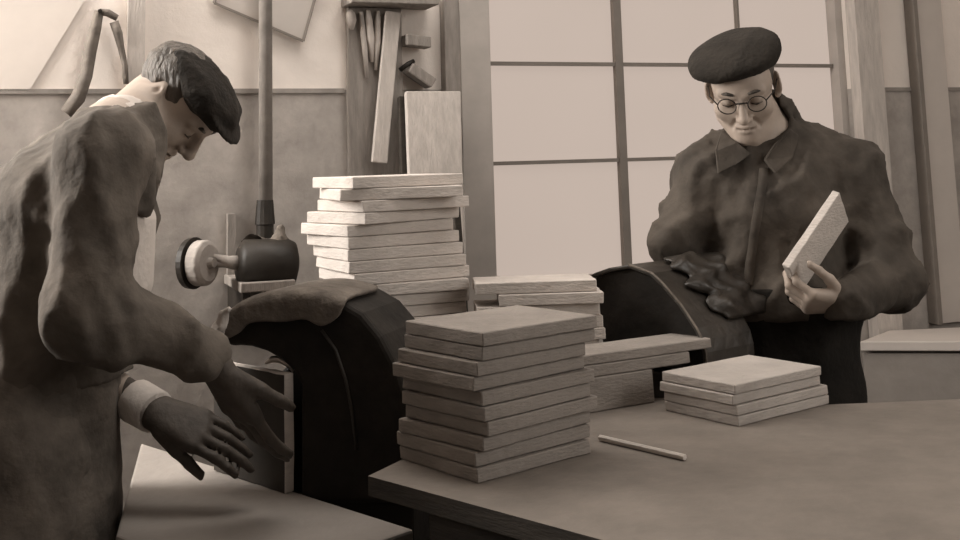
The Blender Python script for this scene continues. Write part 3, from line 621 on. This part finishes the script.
def hand(F, wrist, d, n, side, curls, size=1.0, thumb=(.55, .15, .35), spread=.09):
    d = nrm(d); n = V3(n); n = nrm(n - d * (n @ d)); s = np.cross(n, d) if side == 'R' else np.cross(d, n); wr_ = V3(wrist)
    def p(a, b, c): return wr_ + (d * a + s * b + n * c) * size
    for b0, b1, L, r in ((.020, .030, .086, .0125), (.008, .010, .090, .013), (-.006, -.010, .085, .0125), (-.018, -.029, .076, .0115)):
        F.cone(p(0, b0 * .8, 0), p(L, b1, 0), .016 * size, r * size, .014)
    tips = []
    for i, (b, L0, segs, r) in enumerate(((.030, .088, (.042, .026, .020), .0092), (.010, .092, (.047, .030, .022), .0096), (-.010, .087, (.043, .028, .021), .0090), (-.029, .078, (.034, .021, .018), .0080))):
        cur = p(L0, b, 0); ang = 0; c3 = curls[i]; dd = nrm(d + s * (spread * (1.2, .35, -.5, -1.4)[i]))
        for j in range(3):
            ang += c3[j]; v = dd * math.cos(ang) - n * math.sin(ang); nx_ = cur + v * segs[j] * size
            F.cone(cur, nx_, (r - j * .0008) * size, (r - (j + 1) * .0009) * size, .0035); cur = nx_
        tips.append(cur)
    cur = p(.022, .026, -.006); v = nrm(d * thumb[0] + s * 1.0 - n * thumb[1])
    for j, (L, r) in enumerate(((.042, .0135), (.032, .0105), (.026, .0095))):
        nx_ = cur + v * L * size; F.cone(cur, nx_, r * size, (r - .0015) * size, .008 if j == 0 else .004); cur = nx_; v = nrm(v + d * thumb[2] - n * thumb[2] * .5)
    return tips
def person(loc, label): return empty('person', loc, label, 'person', None)
def chain(F, pts, rs, k=.03, fl=None):
    for i in range(len(pts) - 1): F.cone(pts[i], pts[i + 1], rs[i], rs[i + 1], k, '+', fl)
# ---- the bending man on the left
H1 = head_frame((.52, -.12, -.85), (.85, -.12, .52)); C1 = V3(P(160, 95, 2.26)) + H1[0] * .075
pel1 = V3(P(36, 402, 2.10)); sh_n, sh_f = V3(P(106, 154, 1.96)), V3(P(122, 160, 2.28)); nb1 = V3(P(114, 134, 2.17))
el_n, wr_n = V3(P(84, 312, 1.90)), V3(P(213, 362, 1.975)); el_f, wr_f = V3(P(92, 376, 2.24)), V3(P(152, 410, 2.13))
ft = Vector((pel1[0], pel1[1], 0)); man1 = person(ft, 'person in flat cap and grey work coat bending over a bench, pressing a board')
hand_tip_n = V3(P(264, 452, 2.045)); d_n = nrm(hand_tip_n - wr_n); d_f = nrm(V3(P(240, 448, 2.10)) - wr_f); bvn = V3(bv)
wn_, wf_ = wr_n + d_n * .09, wr_f + d_f * .08
lo, hi = bounds([C1, pel1, el_n, el_f, wn_, wf_, sh_n, sh_f, (pel1[0], pel1[1] - .1, .02)], .17); lo[2] = -.02
fin = ((C1[0] - .14, C1[0] + .15, .0036), (C1[1] - .1, C1[1] + .1, .0036), (C1[2] - .16, C1[2] + .14, .0036))
hb0 = np.minimum(wr_n, wr_f) - .05; hb1 = np.maximum(wr_n + d_n * .2, wr_f + d_f * .2) + .05
fb = Field(lo, hi, .012, tuple((fin[i], (hb0[i], hb1[i], .0036)) for i in range(3)))
q1_ = head(fb, C1, H1)
fb.cone(nb1, q1_(0, -.03, -.05), .056, .055, .03); fb.cone(q1_(0, .03, -.09), nb1 + (nb1 * 0 + np.array([.03, 0, -.03])), .03, .04, .03)
up1 = V3(P(76, 225, 2.12)); mid1 = V3(P(58, 305, 2.12)); YA = np.array([0, 1., 0])
chain(fb, [nb1, up1, mid1, pel1], [.06, .10, .10, .11], .05, (YA, 1.3)); fb.cone(sh_n, sh_f, .05, .05, .04)
chain(fb, [sh_n, el_n, wr_n], [.045, .038, .027]); chain(fb, [sh_f, el_f, wr_f], [.045, .038, .027])
for s in (-1, 1):
    hip = pel1 + np.array([0, s * .09, -.02]); kn = np.array([pel1[0] + .02, pel1[1] + s * .11, .5]); an = np.array([pel1[0] - .02, pel1[1] + s * .12, .06]); chain(fb, [hip, kn, an, an + np.array([.10, 0, -.02])], [.085, .055, .04, .03])
hand(fb, wr_n + d_n * .012, d_n, bvn * .8 + np.array([0, 0, .55]), 'R', [(.06, .2, .15), (.08, .22, .15), (.10, .25, .2), (.14, .28, .2)], 1.18, (2.2, 1.0, .4), .05)
hand(fb, wr_f + d_f * .012, d_f, np.array([.0, -.62, .78]), 'L', [(.10, .25, .2), (.10, .25, .2), (.12, .3, .2), (.16, .3, .2)], 1.10, (3.2, 1.0, .3), .035)
hx = float(min(wr_n[0], wr_f[0])) - .06; hz = float(max(wr_n[2], wr_f[2])) + .09
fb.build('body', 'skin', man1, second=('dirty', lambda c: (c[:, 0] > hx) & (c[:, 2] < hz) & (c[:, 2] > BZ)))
lo, hi = bounds([nb1, pel1, el_n, el_f, wr_n, wr_f, sh_n, sh_f], .19); fc = Field(lo, hi, .0085)
chain(fc, [up1, mid1, pel1], [.142, .132, .135], .05, (YA, 1.25)); fc.cone(sh_n, sh_f, .078, .078, .06); fc.cone(V3(P(76, 190, 2.12)), V3(P(106, 158, 2.13)), .125, .085, .06, '+', (YA, 1.3))
chain(fc, [sh_n, el_n, wr_n - d_n * .012], [.080, .074, .050], .035); chain(fc, [sh_f, el_f, wr_f - nrm(wr_f - el_f) * .05], [.075, .066, .050], .03)
fc.cone(V3(P(143, 170, 2.03)), V3(P(147, 214, 2.03)), .03, .016, .02)          # lapel
fc.cone(nb1 + np.array([-.005, 0, -.015]), nb1 + np.array([.03, 0, .012]), .066, .062, .03); fc.cone(nb1 + np.array([.0, 0, .0]), q1_(0, -.03, -.05), .056, .054, 0, '-')
fc.disp(folds(.012, 46, 21, (1, 1, .35))); fc.disp(folds(.0045, 120, 22, (1, 1, .5)))
fc.half(pel1 + np.array([0, 0, .02]), (0.1, 0, -1)); fc.half(wr_n + d_n * .004, d_n * 1.0) if False else None
coat1 = fc.build('coat', 'coat1', man1)
# shirt parts
def cuff(parent, a, d, r, L, m='shirt'):
    mb = MB(); d = Vector(d); mb.tube([Vector(a) - d * L * .5, Vector(a) + d * L * .5, Vector(a) + d * L * .5, Vector(a) - d * L * .5], [r * 1.04, r, r - .004, r], 18, cap=False); mb.build('shirt_cuff', m, parent, smooth=True)
cuff(man1, wr_f - nrm(wr_f - el_f) * .02, nrm(wr_f - el_f), .039, .06)
f = Field(nb1 - .13, nb1 + .16, .006); nd = nrm(q1_(0, -.03, -.05) - nb1)
f.cone(nb1 + nd * .0, nb1 + nd * .07, .072, .066, 0); f.cone(nb1 - nd * .05, nb1 + nd * .12, .060, .057, 0, '-'); f.half(nb1 + nd * .050, nd)
f.disp(folds(.003, 60, 2)); f.build('shirt_collar', 'shirt', man1)
f = Field(V3(P(148, 255, 2.06)) - .13, V3(P(148, 255, 2.06)) + .13, .006); f.cone(P(127, 222, 2.07), P(122, 284, 2.07), .047, .05, 0, '+', (YA, 2.0)); f.build('shirt_front', 'shirt', man1)
# trousers with apron
lo, hi = bounds([pel1, (pel1[0], pel1[1], .03)], .26); ftz = Field(lo, hi, .011)
ftz.cone(pel1 + np.array([0, 0, .03]), pel1 + np.array([.0, 0, -.12]), .135, .14, .03, '+', (YA, 1.25))
for s in (-1, 1):
    hip = pel1 + np.array([.0, s * .085, -.06]); kn = np.array([pel1[0] + .03, pel1[1] + s * .10, .48]); an = np.array([pel1[0] - .01, pel1[1] + s * .11, .10]); chain(ftz, [hip, kn, an], [.115, .090, .075], .03)
ftz.disp(folds(.010, 38, 8, (1, 1, .5))); ftz.build('trousers', 'trouser1', man1)
f = Field(pel1 - np.array([.3, .3, .75]), pel1 + np.array([.3, .3, .08]), .010)
f.cone(pel1 + np.array([.012, 0, .0]), np.array([pel1[0] + .03, pel1[1], .35]), .132, .140, 0, '+', (YA, 1.3)); f.half(pel1 + np.array([0.02, 0, 0]), (-1, .0, .12)); f.half((0, 0, .36), (0, 0, -1))
f.disp(folds(.006, 34, 18, (1, 1, .5))); f.build('apron', 'trouser1', man1)
def boots(parent, c, yaw, sep):
    for s in (-1, 1):
        fx = np.array([math.cos(yaw), math.sin(yaw), 0]); lx_ = np.array([-fx[1], fx[0], 0]); a = np.array([c[0], c[1], 0]) + lx_ * s * sep
        f = Field(np.minimum(a, a + fx * .2) - .13, np.maximum(a, a + fx * .2) + np.array([.13, .13, .22]), .009)
        f.cone(a + np.array([0, 0, .05]), a + fx * .16 + np.array([0, 0, .042]), .046, .040, 0); f.cone(a + np.array([0, 0, .05]), a + np.array([0, 0, .17]), .046, .055, .02); f.half((0, 0, 0.004), (0, 0, -1)); f.build('boot', 'black', parent)
boots(man1, (pel1[0] - .01, pel1[1], 0), 0, .11)
# hair and flat cap
f = Field(C1 - .16, C1 + .16, .0045); R1 = H1
f.ell(q1_(0, -.014, .026), (.080, .102, .080), R1, 0)
f.half(q1_(0, .050, .0), H1[1] * .75 - H1[2] * .35); f.half(q1_(0, -.06, -.055), -H1[2]); f.ell(q1_(0, .075, -.05), (.10, .075, .075), R1, 0, '-')
for s in (-1, 1): f.ell(q1_(s * .085, -.010, -.012), (.02, .026, .036), R1, .004, '-')
f.disp(folds(.003, 140, 3)); f.build('hair', 'hair', man1)
f = Field(C1 - .21, C1 + .24, .005)
f.ell(q1_(0, .010, .062), (.084, .100, .046), R1, 0); f.ell(q1_(0, .055, .070), (.080, .074, .033), R1, .03)
f.half(q1_(0, 0, .046), -H1[2] - H1[1] * .25)
f.disp(folds(.005, 55, 12)); f.ell(q1_(0, .102, .068), (.068, .056, .0085), (R1[0], nrm(H1[1] - H1[2] * .22), nrm(H1[2] + H1[1] * .22)), .004)
cap1 = f.build('flat_cap', 'cap1', man1)
for s in (-1, 1):
    mb = MB(); mb.tube([q1_(s * .016, .103, .021), q1_(s * .032, .100, .026), q1_(s * .048, .084, .020)], [.003, .0045, .002], 6); mb.build('eyebrow', 'hair', man1, smooth=True)
    mb = MB(); mb.tube([q1_(s * .019, .093, -.006), q1_(s * .032, .0975, -.008), q1_(s * .045, .090, -.006)], [.0012, .0022, .0012], 6); mb.build('eyelashes', 'hair', man1, smooth=True)
# ---- the standing man on the right
H2 = head_frame((-.24, -.85, -.47), (-.19, -.45, .86)); C2 = V3(P(742, 103, 2.60)) - H2[1] * .10
nb2 = V3(P(768, 140, 2.75)); pel2 = V3(P(780, 395, 2.74)); sr, slf = V3(P(706, 176, 2.73)), V3(P(848, 172, 2.73))
er, wr2 = V3(P(671, 245, 2.70)), V3(P(690, 267, 2.70)); ell_, wl = V3(P(893, 280, 2.66)), V3(P(848, 301, 2.50))
man2 = person(Vector((pel2[0], pel2[1], 0)), 'person in dark beret, spectacles and dark jacket standing and looking down at a board')
d_l = nrm(V3(P(800, 302, 2.47)) - wl); d_r = nrm(V3(P(708, 284, 2.66)) - wr2)
lo, hi = bounds([C2, pel2, er, ell_, wl + d_l * .16, sr, slf, (pel2[0], pel2[1], .02)], .17); lo[2] = -.02
fin = ((C2[0] - .11, C2[0] + .11, .0032), (C2[1] - .15, C2[1] + .13, .0032), (C2[2] - .15, C2[2] + .14, .0032)); h0 = np.minimum(wl, wl + d_l * .17) - .06; h1_ = np.maximum(wl, wl + d_l * .17) + .06
fb = Field(lo, hi, .013, tuple((fin[i], (h0[i], h1_[i], .0034)) for i in range(3)))
q2_ = head(fb, C2, H2, 1.03, .007); XA = np.array([1., 0, 0])
fb.cone(nb2, q2_(0, -.03, -.05), .060, .056, .03); fb.cone(nb2 + np.array([-.01, -.03, -.03]), q2_(0, .02, -.08), .05, .04, .03)
ch2, be2 = V3(P(774, 215, 2.73)), V3(P(778, 300, 2.71))
chain(fb, [nb2, ch2, be2, pel2], [.06, .085, .072, .075], .05, (XA, 1.4)); fb.cone(sr, slf, .05, .05, .04)
chain(fb, [sr, er, wr2], [.042, .036, .027]); chain(fb, [slf, ell_, wl], [.045, .038, .028])
for s in (-1, 1): chain(fb, [pel2 + np.array([s * .09, 0, -.02]), np.array([pel2[0] + s * .1, pel2[1], .5]), np.array([pel2[0] + s * .11, pel2[1] + .02, .06]), np.array([pel2[0] + s * .12, pel2[1] - .08, .04])], [.085, .055, .04, .03])
hand(fb, wl + d_l * .010, d_l, np.array([.05, -.62, -.78]), 'L', [(.75, .9, .6), (.8, .95, .6), (.85, 1.0, .6), (.9, 1.0, .6)], 1.02, (1.1, .6, .5))
hand(fb, wr2 + d_r * .012, d_r, np.array([-.1, -.5, .8]), 'R', [(.6, .8, .6)] * 4, .98, (1.2, .4, .3), .03)
fb.build('body', 'skin', man2)
lo, hi = bounds([nb2, be2, er, ell_, wl, wr2, sr, slf, V3(P(780, 330, 2.73))], .22); fc = Field(lo, hi, .0085)
chain(fc, [ch2, be2, V3(P(780, 345, 2.73))], [.128, .128, .128], .05, (XA, 1.48)); fc.cone(sr, slf, .074, .080, .06)
fc.cone(V3(P(764, 150, 2.75)), V3(P(772, 205, 2.73)), .085, .12, .05, '+', (XA, 1.5)); fc.cone(sr, nb2, .06, .066, .06); fc.cone(slf, nb2, .066, .066, .06)
chain(fc, [sr, er, wr2 - nrm(wr2 - er) * .01], [.068, .060, .048], .03); chain(fc, [slf, ell_, wl - d_l * -.005], [.082, .074, .052], .03)
fc.cone(nb2 + np.array([0, .0, -.02]), nb2 + np.array([-.006, -.012, .055]), .082, .074, .02); fc.cone(nb2, q2_(0, -.02, -.04), .066, .068, 0, '-'); fc.cone(nb2 + np.array([-.01, -.09, .05]), nb2 + np.array([-.02, -.13, .0]), .045, .02, .01, '-')
fc.disp(folds(.011, 44, 31, (1, 1, .5))); fc.disp(folds(.0045, 115, 32, (1, 1, .6))); fc.half(V3(P(780, 322, 2.6)), (0, 0, -1))
fc.build('jacket', 'coat2', man2)
rows = [[fc.hit(x + o_, y, 2.35, 2.75, e_) for o_, e_ in ((-5, -.004), (-4, .004), (4, .004), (5, -.004))] for x, y in ((764, 168), (762, 185), (759, 205), (756, 225), (753, 245), (750, 265), (748, 285))]
mb = MB(); mb.grid(rows); mb.build('placket', 'coat2', man2, smooth=True)
# collar leaves
def leaf(pts):
    q = [fc.hit(x, y, 2.35, 2.72, .012) for x, y in pts]; mb = MB(); mb.prism(q, (0, .012, 0)); mb.build('collar_leaf', 'coat2', man2, bevel=.004)
leaf([(722, 130), (716, 150), (718, 174), (736, 164), (752, 154), (738, 143)])
leaf([(790, 128), (800, 136), (793, 158), (776, 174), (764, 160), (776, 143)])
# apron and trousers
lo, hi = bounds([pel2, (pel2[0], pel2[1], .05), be2], .30); f = Field(lo, hi, .012)
f.cone(be2 + np.array([.0, -.004, .03]), pel2, .138, .128, .03, '+', (XA, 1.52)); f.half(P(780, 286, 2.58), (0, -.1, 1)); f.cone(pel2, np.array([pel2[0] + .02, pel2[1], .45]), .125, .138, .03, '+', (XA, 1.58)); f.half((0, 0, .42), (0, 0, -1)); f.disp(folds(.009, 36, 41, (1, 1, .4))); f.build('apron', 'trouser2', man2)
f = Field((pel2[0] - .3, pel2[1] - .2, .03), (pel2[0] + .3, pel2[1] + .2, .8), .012)
for s in (-1, 1): chain(f, [pel2 + np.array([s * .085, 0, -.2]), np.array([pel2[0] + s * .1, pel2[1], .45]), np.array([pel2[0] + s * .11, pel2[1] + .02, .10])], [.10, .085, .075], .02)
f.build('trousers', 'trouser2', man2); boots(man2, (pel2[0], pel2[1] + .02, 0), -math.pi / 2, .11)
# beret
f = Field(C2 - .20, C2 + .22, .005); tl_ = nrm(H2[2] - H2[0] * .10 + H2[1] * .12); fr2 = nrm(H2[1] - tl_ * (H2[1] @ tl_)); lf2 = np.cross(fr2, tl_); RB = (lf2, fr2, tl_)
f.ell(q2_(-.012, .008, .085), (.108, .104, .033), RB, 0); f.ell(q2_(.0, -.01, .089), (.085, .080, .030), RB, .03); f.ell(q2_(-.060, .03, .078), (.045, .066, .026), RB, .03); f.ell(q2_(0, -.008, .070), (.083, .104, .034), H2, .02); f.half(q2_(0, 0, .060), -H2[2] - H2[1] * .05)
f.disp(folds(.005, 42, 51)); f.build('beret', 'cap2', man2)
f = Field(C2 - .16, C2 + .16, .005); f.ell(q2_(0, -.014, .026), (.079, .101, .078), H2, 0); f.half(q2_(0, .028, 0), H2[1] * .8 - H2[2] * .2); f.half(q2_(0, -.05, -.05), -H2[2])
for s in (-1, 1): f.ell(q2_(s * .085, -.010, -.012), (.02, .028, .038), H2, .004, '-')
f.disp(folds(.003, 140, 5)); f.build('hair', 'hair', man2)
sg = bpy.data.objects.new('spectacles', None); COL.objects.link(sg); sg.parent = man2
for s in (-1, 1):
    cpt = q2_(s * .034, .108, -.002); pts = [cpt + H2[0] * (.0215 * math.cos(a)) + H2[2] * (.0195 * math.sin(a)) - H2[1] * (.004 * math.cos(a) * s) for a in [2 * math.pi * i / 24 for i in range(25)]]
    mb = MB(); mb.tube(pts, .0014, 6, cap=False); mb.build('rim', 'black', sg, smooth=True)
    mb = MB(); mb.tube([q2_(s * .055, .104, .004), q2_(s * .074, .06, .006), q2_(s * .080, .0, .008)], .0017, 6); mb.build('temple', 'black', sg, smooth=True)
    mb = MB(); mb.tube([q2_(s * .016, .104, .023), q2_(s * .032, .101, .027), q2_(s * .050, .084, .021)], [.003, .0048, .002], 6); mb.build('eyebrow', 'hair', man2, smooth=True)
    mb = MB(); mb.tube([q2_(s * .019, .093, -.006), q2_(s * .032, .0975, -.008), q2_(s * .045, .090, -.006)], [.0012, .0022, .0012], 6); mb.build('eyelashes', 'hair', man2, smooth=True)
mb = MB(); mb.tube([q2_(-.013, .109, .003), q2_(0, .1155, .006), q2_(.013, .109, .003)], .0019, 6); mb.build('bridge', 'black', sg, smooth=True)
# the board he holds
a = V3(P(790, 277, 2.475)); b = V3(P(840, 203, 2.53)); lg = nrm(b - a); wd = np.array([.05, .085, -.058]); wd = nrm(wd - lg * (wd @ lg)); nn = np.cross(lg, wd); mb = MB(); seedc[0] += 1
slab_mesh(mb, Vector((a + b) / 2 + wd * .012), Vector(lg), Vector(wd), Vector(nn), float(np.linalg.norm(b - a)) / 2 + -.0, .058, .009, seedc[0])
tag(mb.build('held_board', 'slab', bevel=.0016, segs=1), 'pale board held upright in the hand of the person in the beret', 'board')
